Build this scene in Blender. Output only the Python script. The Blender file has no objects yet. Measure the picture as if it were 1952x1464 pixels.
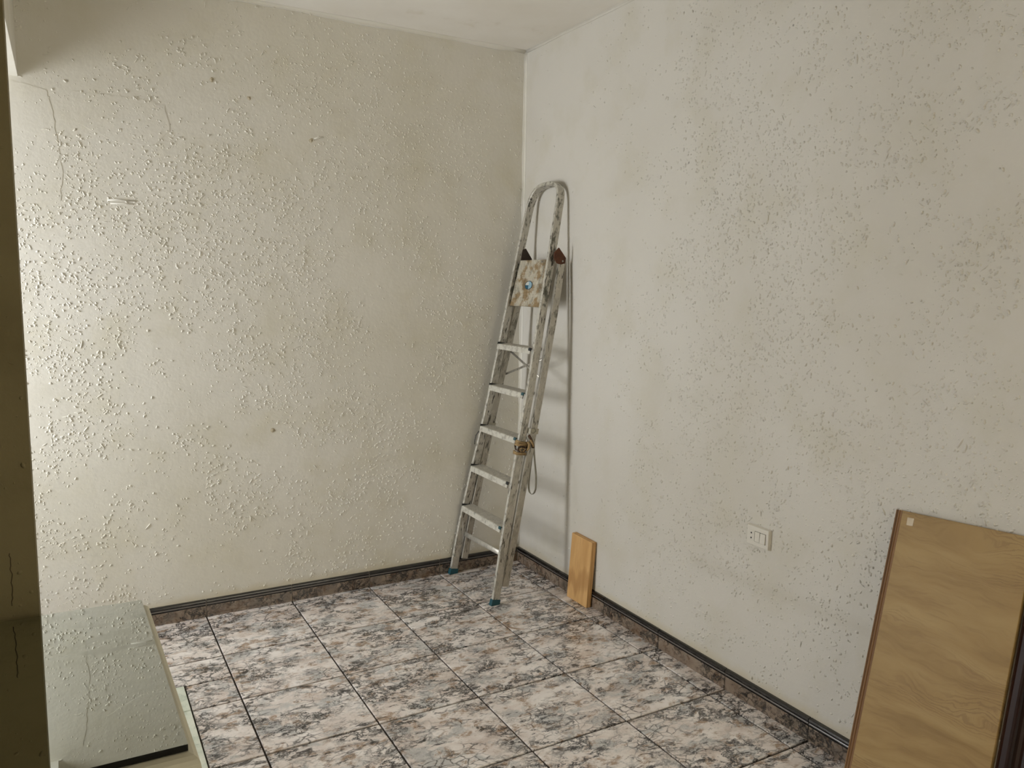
import bpy, bmesh, math, random
import numpy as np
from mathutils import Vector, Matrix

random.seed(7)
rng = np.random.default_rng(11)
S = bpy.context.scene
COL = S.collection

# ------------------------------------------------------------------ camera
CAM = (1.99402, 3.42108, 1.41259)
F_PX = 1504.09
R3 = ((-0.87033102, -0.04759397, 0.49016194),
      (0.49223015, -0.11494864, 0.86284199),
      (0.01527737, 0.99223063, 0.12347055))
cam = bpy.data.cameras.new('camera')
cam.sensor_width = 36.0
cam.lens = F_PX / 1952.0 * 36.0
cam.clip_start = 0.02
camo = bpy.data.objects.new('camera', cam)
M = Matrix(R3).to_4x4()
M.translation = Vector(CAM)
camo.matrix_world = M
COL.objects.link(camo)
S.camera = camo

# ------------------------------------------------------------------ light
W = bpy.data.worlds.new('daylight')
S.world = W
W.use_nodes = True
wn = W.node_tree.nodes
wn['Background'].inputs['Color'].default_value = (0.62, 0.78, 1.0, 1)
wn['Background'].inputs['Strength'].default_value = 1.0

def area(name, loc, rot, sx, sy, power, color):
    l = bpy.data.lights.new(name, 'AREA')
    l.shape = 'RECTANGLE'
    l.size, l.size_y = sx, sy
    l.energy = power
    l.color = color
    o = bpy.data.objects.new(name, l)
    o.location = loc
    o.rotation_euler = rot
    COL.objects.link(o)
    return o

# daylight entering through the narrow window of the side alcove
WIN_Y0, WIN_Y1, WIN_Z0, WIN_Z1 = 0.18, 0.62, 0.84, 1.86
LOW_Z0 = 0.15                   # sill of the lower pane
XW = 3.30                       # inner face of the window wall
area('window_daylight', (XW + 0.10, (WIN_Y0 + WIN_Y1) / 2, (WIN_Z0 + WIN_Z1) / 2),
     (0, math.radians(90), 0), WIN_Z1 - WIN_Z0 - 0.04, WIN_Y1 - WIN_Y0 - 0.04, 35.0, (0.97, 0.985, 1.0))
area('lower_pane_daylight', (XW + 0.10, (WIN_Y0 + WIN_Y1) / 2, (LOW_Z0 + WIN_Z0) / 2),
     (0, math.radians(90), 0), WIN_Z0 - LOW_Z0 - 0.04, WIN_Y1 - WIN_Y0 - 0.04, 9.5, (0.98, 0.985, 0.97))
# unseen fill lamp and tall window added in the passage behind the photographer
PW_Y0, PW_Y1, PW_Z0, PW_Z1 = 4.35, 5.55, 0.30, 2.20
area('passage_fill', (XW + 0.10, (PW_Y0 + PW_Y1) / 2, (PW_Z0 + PW_Z1) / 2),
     (0, math.radians(90), 0), PW_Z1 - PW_Z0 - 0.1, PW_Y1 - PW_Y0 - 0.1, 290.0, (1.0, 0.965, 0.89))

S.view_settings.view_transform = 'Standard'
S.view_settings.look = 'None'
S.view_settings.exposure = 0.48
S.view_settings.gamma = 1.0
S.view_settings.use_curve_mapping = False

# ------------------------------------------------------------------ helpers
def lin(r, g, b):
    f = lambda c: (c / 255 / 12.92) if c <= 10 else ((c / 255 + 0.055) / 1.055) ** 2.4
    return (f(r), f(g), f(b), 1.0)

class NT:
    """small node-tree writer"""
    def __init__(self, name):
        self.m = bpy.data.materials.new(name)
        self.m.use_nodes = True
        self.t = self.m.node_tree
        self.b = self.t.nodes['Principled BSDF']
    def n(self, typ, **kw):
        nd = self.t.nodes.new(typ)
        for k, v in kw.items():
            setattr(nd, k, v)
        return nd
    def l(self, a, b):
        self.t.links.new(a, b)
    def set(self, **kw):
        for k, v in kw.items():
            self.b.inputs[k.replace('_', ' ')].default_value = v
    def val(self, sock, v):
        if hasattr(v, 'links') or hasattr(v, 'is_linked'):
            self.l(v, sock)
        else:
            sock.default_value = v
    def coord(self, kind='Object', scale=(1, 1, 1), loc=(0, 0, 0), rot=(0, 0, 0)):
        tc = self.n('ShaderNodeTexCoord')
        mp = self.n('ShaderNodeMapping')
        mp.inputs['Scale'].default_value = scale
        mp.inputs['Location'].default_value = loc
        mp.inputs['Rotation'].default_value = rot
        self.l(tc.outputs[kind], mp.inputs['Vector'])
        return mp.outputs['Vector']
    def noise(self, vec, scale, detail=4, rough=0.55, dist=0.0):
        nd = self.n('ShaderNodeTexNoise')
        nd.inputs['Scale'].default_value = scale
        nd.inputs['Detail'].default_value = detail
        nd.inputs['Roughness'].default_value = rough
        nd.inputs['Distortion'].default_value = dist
        if vec is not None:
            self.l(vec, nd.inputs['Vector'])
        return nd
    def ramp(self, fac, stops, interp='LINEAR'):
        r = self.n('ShaderNodeValToRGB')
        r.color_ramp.interpolation = interp
        e = r.color_ramp.elements
        while len(e) < len(stops):
            e.new(0.5)
        for el, (p, c) in zip(e, stops):
            el.position = p
            el.color = c if len(c) == 4 else (*c, 1)
        self.l(fac, r.inputs['Fac'])
        return r.outputs['Color']
    def mix(self, fac, a, b, mode='MIX'):
        m = self.n('ShaderNodeMix', data_type='RGBA', blend_type=mode)
        self.val(m.inputs[0], fac)
        self.val(m.inputs[6], a)
        self.val(m.inputs[7], b)
        return m.outputs[2]
    def math(self, op, a, b=0.0, clamp=False):
        m = self.n('ShaderNodeMath', operation=op, use_clamp=clamp)
        self.val(m.inputs[0], a)
        self.val(m.inputs[1], b)
        return m.outputs[0]
    def sep(self, vec):
        s = self.n('ShaderNodeSeparateXYZ')
        self.l(vec, s.inputs[0])
        return s.outputs
    def bump(self, h, strength=0.3, dist=0.002):
        b = self.n('ShaderNodeBump')
        b.inputs['Strength'].default_value = strength
        b.inputs['Distance'].default_value = dist
        self.l(h, b.inputs['Height'])
        self.l(b.outputs['Normal'], self.b.inputs['Normal'])
        return b

BW0, BW1 = (0, 0, 0, 1), (1, 1, 1, 1)

def mesh_obj(name, verts, faces, mat, parent=None, smooth=False, flatlist=None):
    me = bpy.data.meshes.new(name)
    me.from_pydata([tuple(v) for v in verts], [], faces)
    me.validate()
    if mat is not None:
        me.materials.append(mat)
    if smooth:
        me.polygons.foreach_set('use_smooth', [True] * len(me.polygons))
    o = bpy.data.objects.new(name, me)
    COL.objects.link(o)
    if parent is not None:
        o.parent = parent
    return o

def bm_obj(name, bm, mat, parent=None, smooth=False, bevel=0.0, seg=2):
    if bevel > 0:
        bmesh.ops.bevel(bm, geom=[e for e in bm.edges], offset=bevel, segments=seg,
                        affect='EDGES', profile=0.5, clamp_overlap=True)
    bmesh.ops.recalc_face_normals(bm, faces=bm.faces)
    me = bpy.data.meshes.new(name)
    bm.to_mesh(me)
    bm.free()
    if mat is not None:
        me.materials.append(mat)
    if smooth:
        me.polygons.foreach_set('use_smooth', [True] * len(me.polygons))
    o = bpy.data.objects.new(name, me)
    COL.objects.link(o)
    if parent is not None:
        o.parent = parent
    return o

def bm_box(bm, lo, hi):
    v = [bm.verts.new((x, y, z)) for z in (lo[2], hi[2]) for y in (lo[1], hi[1]) for x in (lo[0], hi[0])]
    for f in ((0, 2, 3, 1), (4, 5, 7, 6), (0, 1, 5, 4), (2, 6, 7, 3), (0, 4, 6, 2), (1, 3, 7, 5)):
        bm.faces.new([v[i] for i in f])
    return v

def box(name, lo, hi, mat, parent=None, bevel=0.0, seg=2):
    bm = bmesh.new()
    bm_box(bm, lo, hi)
    return bm_obj(name, bm, mat, parent, bevel=bevel, seg=seg)

def bm_hex(bm, pts):
    """box from 8 corner points, bottom ring then top ring"""
    v = [bm.verts.new(p) for p in pts]
    for f in ((3, 2, 1, 0), (4, 5, 6, 7), (0, 1, 5, 4), (1, 2, 6, 5), (2, 3, 7, 6), (3, 0, 4, 7)):
        bm.faces.new([v[i] for i in f])

def sweep(rings, closed_path=False, caps=True):
    """rings: list of rings of points -> verts, faces"""
    n = len(rings[0])
    V = [p for r in rings for p in r]
    Fc = []
    m = len(rings)
    for i in range(m if closed_path else m - 1):
        a, b = i * n, ((i + 1) % m) * n
        for k in range(n):
            k2 = (k + 1) % n
            Fc.append((a + k, a + k2, b + k2, b + k))
    if caps and not closed_path:
        Fc.append(tuple(range(n - 1, -1, -1)))
        Fc.append(tuple((m - 1) * n + k for k in range(n)))
    return V, Fc

def tube(name, pts, rad, mat, parent=None, closed=False, n=8, flat=1.0, up=(1, 0, 0)):
    """tube or flat band along points; flat<1 squashes it along 'up'"""
    P = [Vector(p) for p in pts]
    m = len(P)
    rings = []
    for i, p in enumerate(P):
        a = P[(i - 1) % m] if (closed or i > 0) else P[i]
        b = P[(i + 1) % m] if (closed or i < m - 1) else P[i]
        t = (b - a).normalized()
        u = Vector(up)
        u = (u - t * u.dot(t))
        if u.length < 1e-4:
            u = t.orthogonal()
        u.normalize()
        w = t.cross(u)
        rings.append([p + u * (math.cos(q) * rad * flat) + w * (math.sin(q) * rad)
                      for q in [2 * math.pi * k / n for k in range(n)]])
    V, Fc = sweep(rings, closed)
    bm = bmesh.new()
    vs = [bm.verts.new(v) for v in V]
    for f in Fc:
        bm.faces.new([vs[i] for i in f])
    return bm_obj(name, bm, mat, parent, smooth=True)

def cyl(name, c, axis, r, h, mat, parent=None, n=20, bevel=0.0, r2=None):
    a = Vector(axis).normalized()
    u = a.orthogonal().normalized()
    w = a.cross(u)
    c = Vector(c)
    r2 = r if r2 is None else r2
    ring = lambda rr, d: [c + a * d + u * (math.cos(2 * math.pi * k / n) * rr) + w * (math.sin(2 * math.pi * k / n) * rr) for k in range(n)]
    rings = [ring(r, 0), ring(r2, h)] if bevel == 0 else [ring(r, 0), ring(r2, h - bevel), ring(r2 - bevel, h)]
    V, Fc = sweep(rings)
    bm = bmesh.new()
    vs = [bm.verts.new(v) for v in V]
    for f in Fc:
        bm.faces.new([vs[i] for i in f])
    return bm_obj(name, bm, mat, parent)

def empty(name, loc, rot=(0, 0, 0)):
    o = bpy.data.objects.new(name, None)
    o.empty_display_size = 0.1
    o.location = loc
    o.rotation_euler = rot
    COL.objects.link(o)
    return o

def tag(o, label, cat, group=None):
    o['label'] = label
    o['category'] = cat
    if group:
        o['group'] = group
    return o

def struct(o, label=None):
    o['kind'] = 'structure'
    if label:
        o['label'] = label
    return o

# ------------------------------------------------------------------ materials
def wall_mat(name, base, stain, yellow, scuff=False, dark=False):
    k = NT(name)
    v = k.coord('Object')
    big = k.noise(v, 1.1, 3, 0.5)
    mid = k.noise(v, 4.5, 5, 0.6)
    c = k.mix(k.ramp(big.outputs['Fac'], [(0.42, BW0), (0.70, BW1)]), base, stain)
    c = k.mix(k.math('MULTIPLY', k.ramp(mid.outputs['Fac'], [(0.50, BW0), (0.75, BW1)]), 0.45), c, yellow)
    x, y, z = k.sep(v)
    # dust and damp rising a few centimetres above the skirting
    edge = k.noise(v, 14, 4, 0.6)
    zz = k.math('ADD', z, k.math('MULTIPLY', edge.outputs['Fac'], -0.05))
    low = k.ramp(zz, [(0.055, BW1), (0.085, BW0)])
    c = k.mix(k.math('MULTIPLY', low, 0.35), c, lin(196, 178, 132))
    # fine dark specks
    sp = k.n('ShaderNodeTexVoronoi')
    sp.inputs['Scale'].default_value = 13
    k.l(v, sp.inputs['Vector'])
    spm = k.ramp(sp.outputs['Distance'], [(0.035, BW1), (0.06, BW0)])
    rare = k.ramp(k.noise(v, 3.0, 2).outputs['Fac'], [(0.60, BW0), (0.64, BW1)])
    c = k.mix(k.math('MULTIPLY', k.math('MULTIPLY', spm, rare), 0.6), c, lin(70, 64, 52))
    if scuff:
        # faint rubbed band left where furniture stood, sloping along the wall
        d = k.math('ADD', k.math('MULTIPLY', y, 0.03), 0.372)
        d = k.math('ABSOLUTE', k.math('SUBTRACT', z, d))
        wob = k.noise(v, 9, 5, 0.7)
        band = k.ramp(k.math('ADD', d, k.math('MULTIPLY', wob.outputs['Fac'], 0.03)), [(0.012, BW1), (0.055, BW0)])
        lim = k.math('MULTIPLY', k.math('GREATER_THAN', y, 1.28), k.math('LESS_THAN', y, 2.3))
        c = k.mix(k.math('MULTIPLY', k.math('MULTIPLY', band, lim), 0.13), c, lin(150, 140, 108))
    k.l(c, k.b.inputs['Base Color'])
    k.set(Roughness=0.55 if not dark else 0.7)
    k.b.inputs['Specular IOR Level'].default_value = 0.15
    f = k.noise(v, 55, 5, 0.6)
    g = k.noise(v, 9, 3, 0.5)
    h = k.math('ADD', k.math('MULTIPLY', f.outputs['Fac'], 0.35), g.outputs['Fac'])
    k.bump(h, 0.35, 0.006)
    return k.m

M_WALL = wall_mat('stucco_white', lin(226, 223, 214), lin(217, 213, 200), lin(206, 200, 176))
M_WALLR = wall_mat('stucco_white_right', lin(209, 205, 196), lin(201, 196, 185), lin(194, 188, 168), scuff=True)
M_STUB_SHADE = wall_mat('stucco_painted_shade', lin(122, 112, 82), lin(112, 102, 72), lin(94, 84, 56), dark=True)  # darker copy of the wall stucco, the partition's shade put into its colour

k = NT('ceiling_plaster')
v = k.coord('Object')
c = k.mix(k.ramp(k.noise(v, 1.5, 4).outputs['Fac'], [(0.4, BW0), (0.7, BW1)]), lin(232, 228, 220), lin(220, 214, 202))
st = k.noise(v, 6, 5, 0.65)
c = k.mix(k.math('MULTIPLY', k.ramp(st.outputs['Fac'], [(0.62, BW0), (0.75, BW1)]), 0.4), c, lin(190, 178, 150))
k.l(c, k.b.inputs['Base Color'])
k.set(Roughness=0.8)
k.bump(k.noise(v, 25, 4).outputs['Fac'], 0.2, 0.004)
M_CEIL = k.m

def granite(name, dark=1.0, skirting=False):
    k = NT(name)
    oi = k.n('ShaderNodeObjectInfo')
    tc = k.n('ShaderNodeTexCoord')
    off = k.n('ShaderNodeVectorMath', operation='MULTIPLY_ADD')
    rnd = k.n('ShaderNodeCombineXYZ')
    k.l(oi.outputs['Random'], rnd.inputs[0])
    k.l(oi.outputs['Random'], rnd.inputs[1])
    k.l(oi.outputs['Random'], rnd.inputs[2])
    k.l(rnd.outputs[0], off.inputs[0])
    off.inputs[1].default_value = (37.0, 91.0, 13.0)
    k.l(tc.outputs['Object'], off.inputs[2])
    mp = k.n('ShaderNodeMapping')
    mp.inputs['Scale'].default_value = (0.74, 1.08, 1.0) if not skirting else (1, 1, 1)
    k.l(off.outputs[0], mp.inputs['Vector'])
    # wavy warp so that the veins meander
    wp = k.noise(mp.outputs[0], 16, 3, 0.5)
    warp = k.n('ShaderNodeVectorMath', operation='MULTIPLY_ADD')
    k.l(wp.outputs['Color'], warp.inputs[0])
    warp.inputs[1].default_value = (0.05, 0.05, 0.05)
    k.l(mp.outputs[0], warp.inputs[2])
    V = warp.outputs[0]
    # pink-beige pebbles with lighter cores
    vo = k.n('ShaderNodeTexVoronoi')
    vo.inputs['Scale'].default_value = 30
    k.l(V, vo.inputs['Vector'])
    tone = k.noise(V, 11, 4, 0.6)
    c = k.ramp(tone.outputs['Fac'], [(0.30, lin(196, 180, 170)), (0.44, lin(228, 217, 210)), (0.62, lin(246, 240, 236))])
    c = k.mix(k.math('MULTIPLY', k.sep(vo.outputs['Color'])[0], 0.28), c, lin(216, 204, 196))
    # blue-grey clouds
    bl = k.noise(V, 9.0, 5, 0.62)
    cc = k.n('ShaderNodeVectorMath', operation='ADD')
    k.l(V, cc.inputs[0]); cc.inputs[1].default_value = (5.2, 1.3, 8.1)
    bl = k.noise(cc.outputs[0], 11.0, 5, 0.62)
    c = k.mix(k.math('MULTIPLY', k.ramp(bl.outputs['Fac'], [(0.52, BW0), (0.60, BW1)]), 0.75), c, lin(180, 181, 181))
    # ochre and rust flecks
    c2 = k.n('ShaderNodeVectorMath', operation='ADD')
    k.l(V, c2.inputs[0]); c2.inputs[1].default_value = (-3.1, 7.7, 2.4)
    oc = k.noise(c2.outputs[0], 19, 6, 0.70)
    c = k.mix(k.math('MULTIPLY', k.ramp(oc.outputs['Fac'], [(0.53, BW0), (0.62, BW1)]), 0.80), c, lin(150, 118, 86))
    # thin grey outlines between the pebbles
    ve = k.n('ShaderNodeTexVoronoi', feature='DISTANCE_TO_EDGE')
    ve.inputs['Scale'].default_value = 36
    k.l(V, ve.inputs['Vector'])
    c3 = k.n('ShaderNodeVectorMath', operation='ADD')
    k.l(V, c3.inputs[0]); c3.inputs[1].default_value = (1.1, -4.7, 6.4)
    brk = k.noise(c3.outputs[0], 12, 3, 0.6)
    ln = k.math('MULTIPLY', k.ramp(ve.outputs['Distance'], [(0.02, BW1), (0.10, BW0)]),
                k.ramp(brk.outputs['Fac'], [(0.46, BW0), (0.62, BW1)]))
    c = k.mix(k.math('MULTIPLY', ln, 0.85), c, lin(60, 54, 52))
    # heavier black veins
    c4 = k.n('ShaderNodeVectorMath', operation='ADD')
    k.l(V, c4.inputs[0]); c4.inputs[1].default_value = (9.4, 2.2, -5.5)
    bk = k.noise(c4.outputs[0], 12, 7, 0.74)
    rid = k.math('ABSOLUTE', k.math('SUBTRACT', bk.outputs['Fac'], 0.5))
    m2 = k.noise(c4.outputs[0], 7.0, 3, 0.5)
    vein = k.math('MULTIPLY', k.ramp(rid, [(0.012, BW1), (0.042, BW0)]), k.ramp(m2.outputs['Fac'], [(0.42, BW0), (0.56, BW1)]))
    c = k.mix(k.math('MULTIPLY', vein, 0.95), c, lin(24, 24, 28))
    mpb = k.n('ShaderNodeMapping')
    mpb.inputs['Scale'].default_value = (0.74, 1.25, 1.0) if not skirting else (1, 1, 1)
    mpb.inputs['Rotation'].default_value = (0, 0, 0.25)
    k.l(c2.outputs[0], mpb.inputs['Vector'])
    bs = k.noise(mpb.outputs[0], 21, 6, 0.74)
    c = k.mix(k.math('MULTIPLY', k.ramp(bs.outputs['Fac'], [(0.555, BW0), (0.63, BW1)]), 0.92), c, lin(38, 35, 36))
    # short white threads
    wt = k.noise(k.coord('Object', (0.7, 1.2, 1)), 30, 4, 0.6)
    wr_ = k.math('ABSOLUTE', k.math('SUBTRACT', wt.outputs['Fac'], 0.47))
    c = k.mix(k.math('MULTIPLY', k.ramp(wr_, [(0.004, BW1), (0.016, BW0)]), 0.45), c, lin(244, 240, 234))
    if skirting:
        c = k.mix(1.0, c, lin(154, 141, 126), 'MULTIPLY')
        c = k.mix(0.12, c, lin(66, 56, 46))
        z = k.sep(tc.outputs['Object'])[2]
        c = k.mix(k.math('GREATER_THAN', z, 0.0490), c, lin(18, 16, 16))
        c = k.mix(k.math('GREATER_THAN', z, 0.0548), c, lin(96, 90, 86))
        c = k.mix(k.math('GREATER_THAN', z, 0.0600), c, lin(20, 18, 18))
    k.l(c, k.b.inputs['Base Color'])
    rg = k.noise(off.outputs[0], 6, 4)
    k.l(k.ramp(rg.outputs['Fac'], [(0.3, (0.10,) * 3), (0.7, (0.26,) * 3)]), k.b.inputs['Roughness'])
    k.b.inputs['Specular IOR Level'].default_value = 0.85
    k.bump(k.noise(off.outputs[0], 18, 3).outputs['Fac'], 0.10, 0.004)
    return k.m

M_TILE = granite('granite_tile')
M_SKIRT = granite('granite_skirting', skirting=True)

k = NT('grout_dark')
v = k.coord('Object')
k.l(k.mix(k.noise(v, 30, 4).outputs['Fac'], lin(32, 26, 21), lin(60, 50, 40)), k.b.inputs['Base Color'])
k.set(Roughness=0.85)
M_GROUT = k.m

k = NT('grout_pale')
v = k.coord('Object')
k.l(k.mix(k.noise(v, 60, 4).outputs['Fac'], lin(150, 140, 126), lin(206, 198, 186)), k.b.inputs['Base Color'])
k.set(Roughness=0.85)
M_PALE = k.m

k = NT('marble_pale')
v = k.coord('Object')
w_ = k.noise(v, 9, 6, 0.7, 0.8)
c = k.ramp(w_.outputs['Fac'], [(0.30, lin(176, 186, 168)), (0.45, lin(214, 220, 204)), (0.6, lin(230, 232, 218)), (0.75, lin(196, 202, 184))])
sp = k.noise(v, 40, 5, 0.7)
c = k.mix(k.ramp(sp.outputs['Fac'], [(0.58, BW0), (0.70, BW1)]), c, lin(170, 180, 166))
k.l(c, k.b.inputs['Base Color'])
k.set(Roughness=0.3)
M_MARBLE = k.m

def alu(name, base, splat=0.5, streak=0.6, brown=0.0, metallic=0.55, rough=0.42):
    k = NT(name)
    v = k.coord('Object')
    # brushed tone along the rails
    br = k.noise(k.coord('Object', (60, 60, 3)), 1.0, 4, 0.6)
    c = k.mix(br.outputs['Fac'], base, tuple(min(1, x * 1.25) for x in base[:3]) + (1,))
    # white paint splashes
    pa = k.noise(v, 38, 5, 0.65)
    c = k.mix(k.math('MULTIPLY', k.ramp(pa.outputs['Fac'], [(0.54, BW0), (0.60, BW1)]), splat), c, lin(214, 210, 198))
    if brown:
        bb = k.noise(k.coord('Object', (1, 1, 1), (3, 1, 7)), 16, 5, 0.65)
        c = k.mix(k.math('MULTIPLY', k.ramp(bb.outputs['Fac'], [(0.50, BW0), (0.58, BW1)]), brown), c, lin(150, 122, 78))
    # dark slanting scratches and smears
    st = k.noise(k.coord('Object', (150, 150, 26), (0, 0, 0), (0.0, 0.30, 0)), 1.0, 3, 0.55)
    ms = k.noise(k.coord('Object', (1, 1, 1), (5, 5, 5)), 6, 3, 0.5)
    smask = k.math('MULTIPLY', k.ramp(st.outputs['Fac'], [(0.58, BW0), (0.63, BW1)]), k.ramp(ms.outputs['Fac'], [(0.36, BW0), (0.52, BW1)]))
    c = k.mix(k.math('MULTIPLY', smask, streak), c, lin(46, 42, 34))
    gr = k.noise(k.coord('Object', (1, 1, 0.5), (2, 9, 4)), 26, 5, 0.68)
    up = k.ramp(k.math('MULTIPLY', k.sep(k.coord('Object'))[2], 0.5), [(0.50, BW0), (0.72, BW1)])   # grubbier near the hand rail
    grm = k.math('ADD', k.math('MULTIPLY', up, 0.6), 0.35)
    c = k.mix(k.math('MULTIPLY', k.math('MULTIPLY', k.ramp(gr.outputs['Fac'], [(0.52, BW0), (0.60, BW1)]), grm), streak), c, lin(74, 74, 62))
    gn = k.noise(k.coord('Object', (1, 1, 0.8), (7, 3, 1)), 9, 3, 0.6)
    c = k.mix(k.math('MULTIPLY', k.ramp(gn.outputs['Fac'], [(0.66, BW0), (0.70, BW1)]), streak * 0.8), c, lin(58, 84, 78))
    # paint worn onto the narrow front faces
    fx = k.sep(k.coord('Object'))[0]
    fp = k.noise(k.coord('Object', (1, 1, 1), (1, 8, 2)), 45, 4, 0.6)
    ff = k.math('MULTIPLY', k.math('GREATER_THAN', fx, -0.0012), k.ramp(fp.outputs['Fac'], [(0.40, BW0), (0.50, BW1)]))
    c = k.mix(k.math('MULTIPLY', ff, 0.75 if not brown else 0.0), c, lin(226, 224, 214))
    k.l(c, k.b.inputs['Base Color'])
    k.set(Metallic=metallic, Roughness=rough)
    k.bump(pa.outputs['Fac'], 0.15, 0.002)
    return k.m

M_ALU = alu('aluminium_painted', lin(178, 174, 164), 0.45, 0.90)
M_ALU_REAR = alu('aluminium_rear', lin(170, 165, 154), 0.25, 0.75)
M_STEP = alu('aluminium_step', lin(182, 178, 168), 0.55, 0.35, metallic=0.4)
M_PLAT = alu('aluminium_platform', lin(186, 180, 164), 0.7, 0.4, brown=0.85, metallic=0.3, rough=0.5)

def plain(name, rgb, rough=0.5, metallic=0.0, var=0.25, scale=30):
    k = NT(name)
    v = k.coord('Object')
    a = lin(*rgb)
    b = tuple(x * (1 - var) for x in a[:3]) + (1,)
    k.l(k.mix(k.noise(v, scale, 4).outputs['Fac'], b, a), k.b.inputs['Base Color'])
    k.set(Roughness=rough, Metallic=metallic)
    return k.m

M_TEAL = plain('teal_rubber', (22, 78, 88), 0.5)
M_BLACKISH = plain('dark_rubber', (26, 30, 30), 0.5)
M_RUST = plain('rusty_bracket', (104, 58, 30), 0.75, 0.0, 0.75, 60)
M_RUSTD = plain('rusty_dark_bracket', (70, 54, 40), 0.7, 0.0, 0.8, 90)
M_ROPE = plain('jute_cord', (176, 148, 104), 0.9, 0.0, 0.5, 120)
M_ROPED = plain('dark_cord', (84, 62, 44), 0.9, 0.0, 0.5, 120)
M_STRAP = plain('grey_strap', (150, 146, 132), 0.7, 0.0, 0.35, 90)
M_BAND = plain('pale_strap', (190, 184, 166), 0.7, 0.0, 0.3, 90)
M_ENAMEL = plain('cream_rim', (205, 200, 178), 0.42, 0.0, 0.22, 12)
M_CAB = plain('cream_cabinet', (206, 200, 182), 0.4, 0.0, 0.1, 8)
M_PLASTIC = plain('white_plastic', (212, 207, 195), 0.35, 0.0, 0.05)
M_HOLE = plain('socket_black', (12, 12, 12), 0.6)
M_STEEL = plain('steel', (190, 188, 180), 0.3, 1.0, 0.1)
M_S_TEAL = plain('sticker_teal', (18, 92, 118), 0.4)
M_S_BLUE = plain('sticker_pale_blue', (150, 188, 206), 0.4)
M_S_WHITE = plain('sticker_white', (206, 212, 208), 0.4)
M_S_RING = plain('sticker_ring', (66, 78, 80), 0.4)

def wood(name, a, b, d, scale, rings, axis, rough=0.45, spec=0.4, dist=4.0):
    k = NT(name)
    sc = [rings] * 3
    sc[axis] = scale
    v = k.coord('Object', tuple(sc))
    n1 = k.noise(v, 1.0, 6, 0.6, dist * 0.1)
    c = k.mix(k.ramp(n1.outputs['Fac'], [(0.34, BW0), (0.66, BW1)]), a, b)
    wv = k.n('ShaderNodeTexWave', wave_type='BANDS', bands_direction='XYZ'[(axis + 1) % 3])
    wv.inputs['Scale'].default_value = 0.8
    wv.inputs['Distortion'].default_value = dist
    wv.inputs['Detail'].default_value = 3
    k.l(v, wv.inputs['Vector'])
    c = k.mix(k.math('MULTIPLY', k.ramp(wv.outputs['Fac'], [(0.66, BW0), (0.95, BW1)]), 0.5), c, d)
    sc2 = [rings * 9] * 3
    sc2[axis] = scale * 2
    n2 = k.noise(k.coord('Object', tuple(sc2)), 1.0, 3, 0.5)
    c = k.mix(k.math('MULTIPLY', k.ramp(n2.outputs['Fac'], [(0.56, BW0), (0.7, BW1)]), 0.35), c, d)
    k.l(c, k.b.inputs['Base Color'])
    k.set(Roughness=rough)
    k.b.inputs['Specular IOR Level'].default_value = spec
    return k.m

def oak():
    k = NT('oak_laminate')
    w0 = k.noise(k.coord('Object', (1, 1.6, 3.0)), 2.2, 3, 0.5)
    tc = k.coord('Object', (1, 1, 1))
    wv = k.n('ShaderNodeVectorMath', operation='MULTIPLY_ADD')
    k.l(w0.outputs['Color'], wv.inputs[0]); wv.inputs[1].default_value = (0.0, 0.0, 0.16); k.l(tc, wv.inputs[2])
    def st(scale, off, kind=None):
        m = k.n('ShaderNodeMapping')
        m.inputs['Scale'].default_value = scale
        m.inputs['Location'].default_value = off
        k.l(wv.outputs[0], m.inputs['Vector'])
        return m.outputs[0]
    a = k.noise(st((1, 2.2, 13), (0, 0, 0)), 1.0, 5, 0.6)
    c = k.ramp(a.outputs['Fac'], [(0.30, lin(132, 104, 56)), (0.48, lin(155, 126, 75)), (0.68, lin(166, 139, 88))])
    b = k.noise(st((1, 5, 46), (3, 1, 4)), 1.0, 5, 0.65)
    c = k.mix(k.math('MULTIPLY', k.ramp(b.outputs['Fac'], [(0.55, BW0), (0.70, BW1)]), 0.45), c, lin(128, 98, 58))
    f = k.noise(st((1, 9, 120), (8, 2, 6)), 1.0, 3, 0.5)
    c = k.mix(k.math('MULTIPLY', k.ramp(f.outputs['Fac'], [(0.58, BW0), (0.72, BW1)]), 0.25), c, lin(120, 92, 54))
    # feathered cathedral figure in a few bands
    wav = k.n('ShaderNodeTexWave', wave_type='RINGS', rings_direction='X')
    wav.inputs['Scale'].default_value = 5.0
    wav.inputs['Distortion'].default_value = 9.0
    wav.inputs['Detail'].default_value = 4.0
    wav.inputs['Detail Scale'].default_value = 1.6
    k.l(st((1, 3.0, 7.5), (0, 0.6, 1.1)), wav.inputs['Vector'])
    msk = k.noise(st((1, 0.8, 6.0), (6, 6, 2)), 1.0, 2, 0.5)
    fig = k.math('MULTIPLY', k.ramp(wav.outputs['Fac'], [(0.60, BW0), (0.95, BW1)]), k.ramp(msk.outputs['Fac'], [(0.54, BW0), (0.60, BW1)]))
    c = k.mix(k.math('MULTIPLY', fig, 0.42), c, lin(118, 90, 54))
    k.l(c, k.b.inputs['Base Color'])
    k.set(Roughness=0.5)
    k.b.inputs['Specular IOR Level'].default_value = 0.3
    return k.m
M_OAK = oak()
M_LIP = wood('walnut_lipping', lin(146, 110, 72), lin(118, 84, 52), lin(82, 54, 30), 1.5, 40.0, 2, 0.5, 0.3, 2.0)
M_PINE = wood('pine_plank', lin(212, 170, 114), lin(194, 150, 94), lin(156, 112, 64), 2.0, 26.0, 2, 0.5, 0.3, 2.5)
M_DARKWOOD = wood('dark_brown_wood', lin(50, 22, 11), lin(32, 14, 7), lin(14, 7, 4), 1.5, 30.0, 2, 0.38, 0.25, 2.0)

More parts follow.
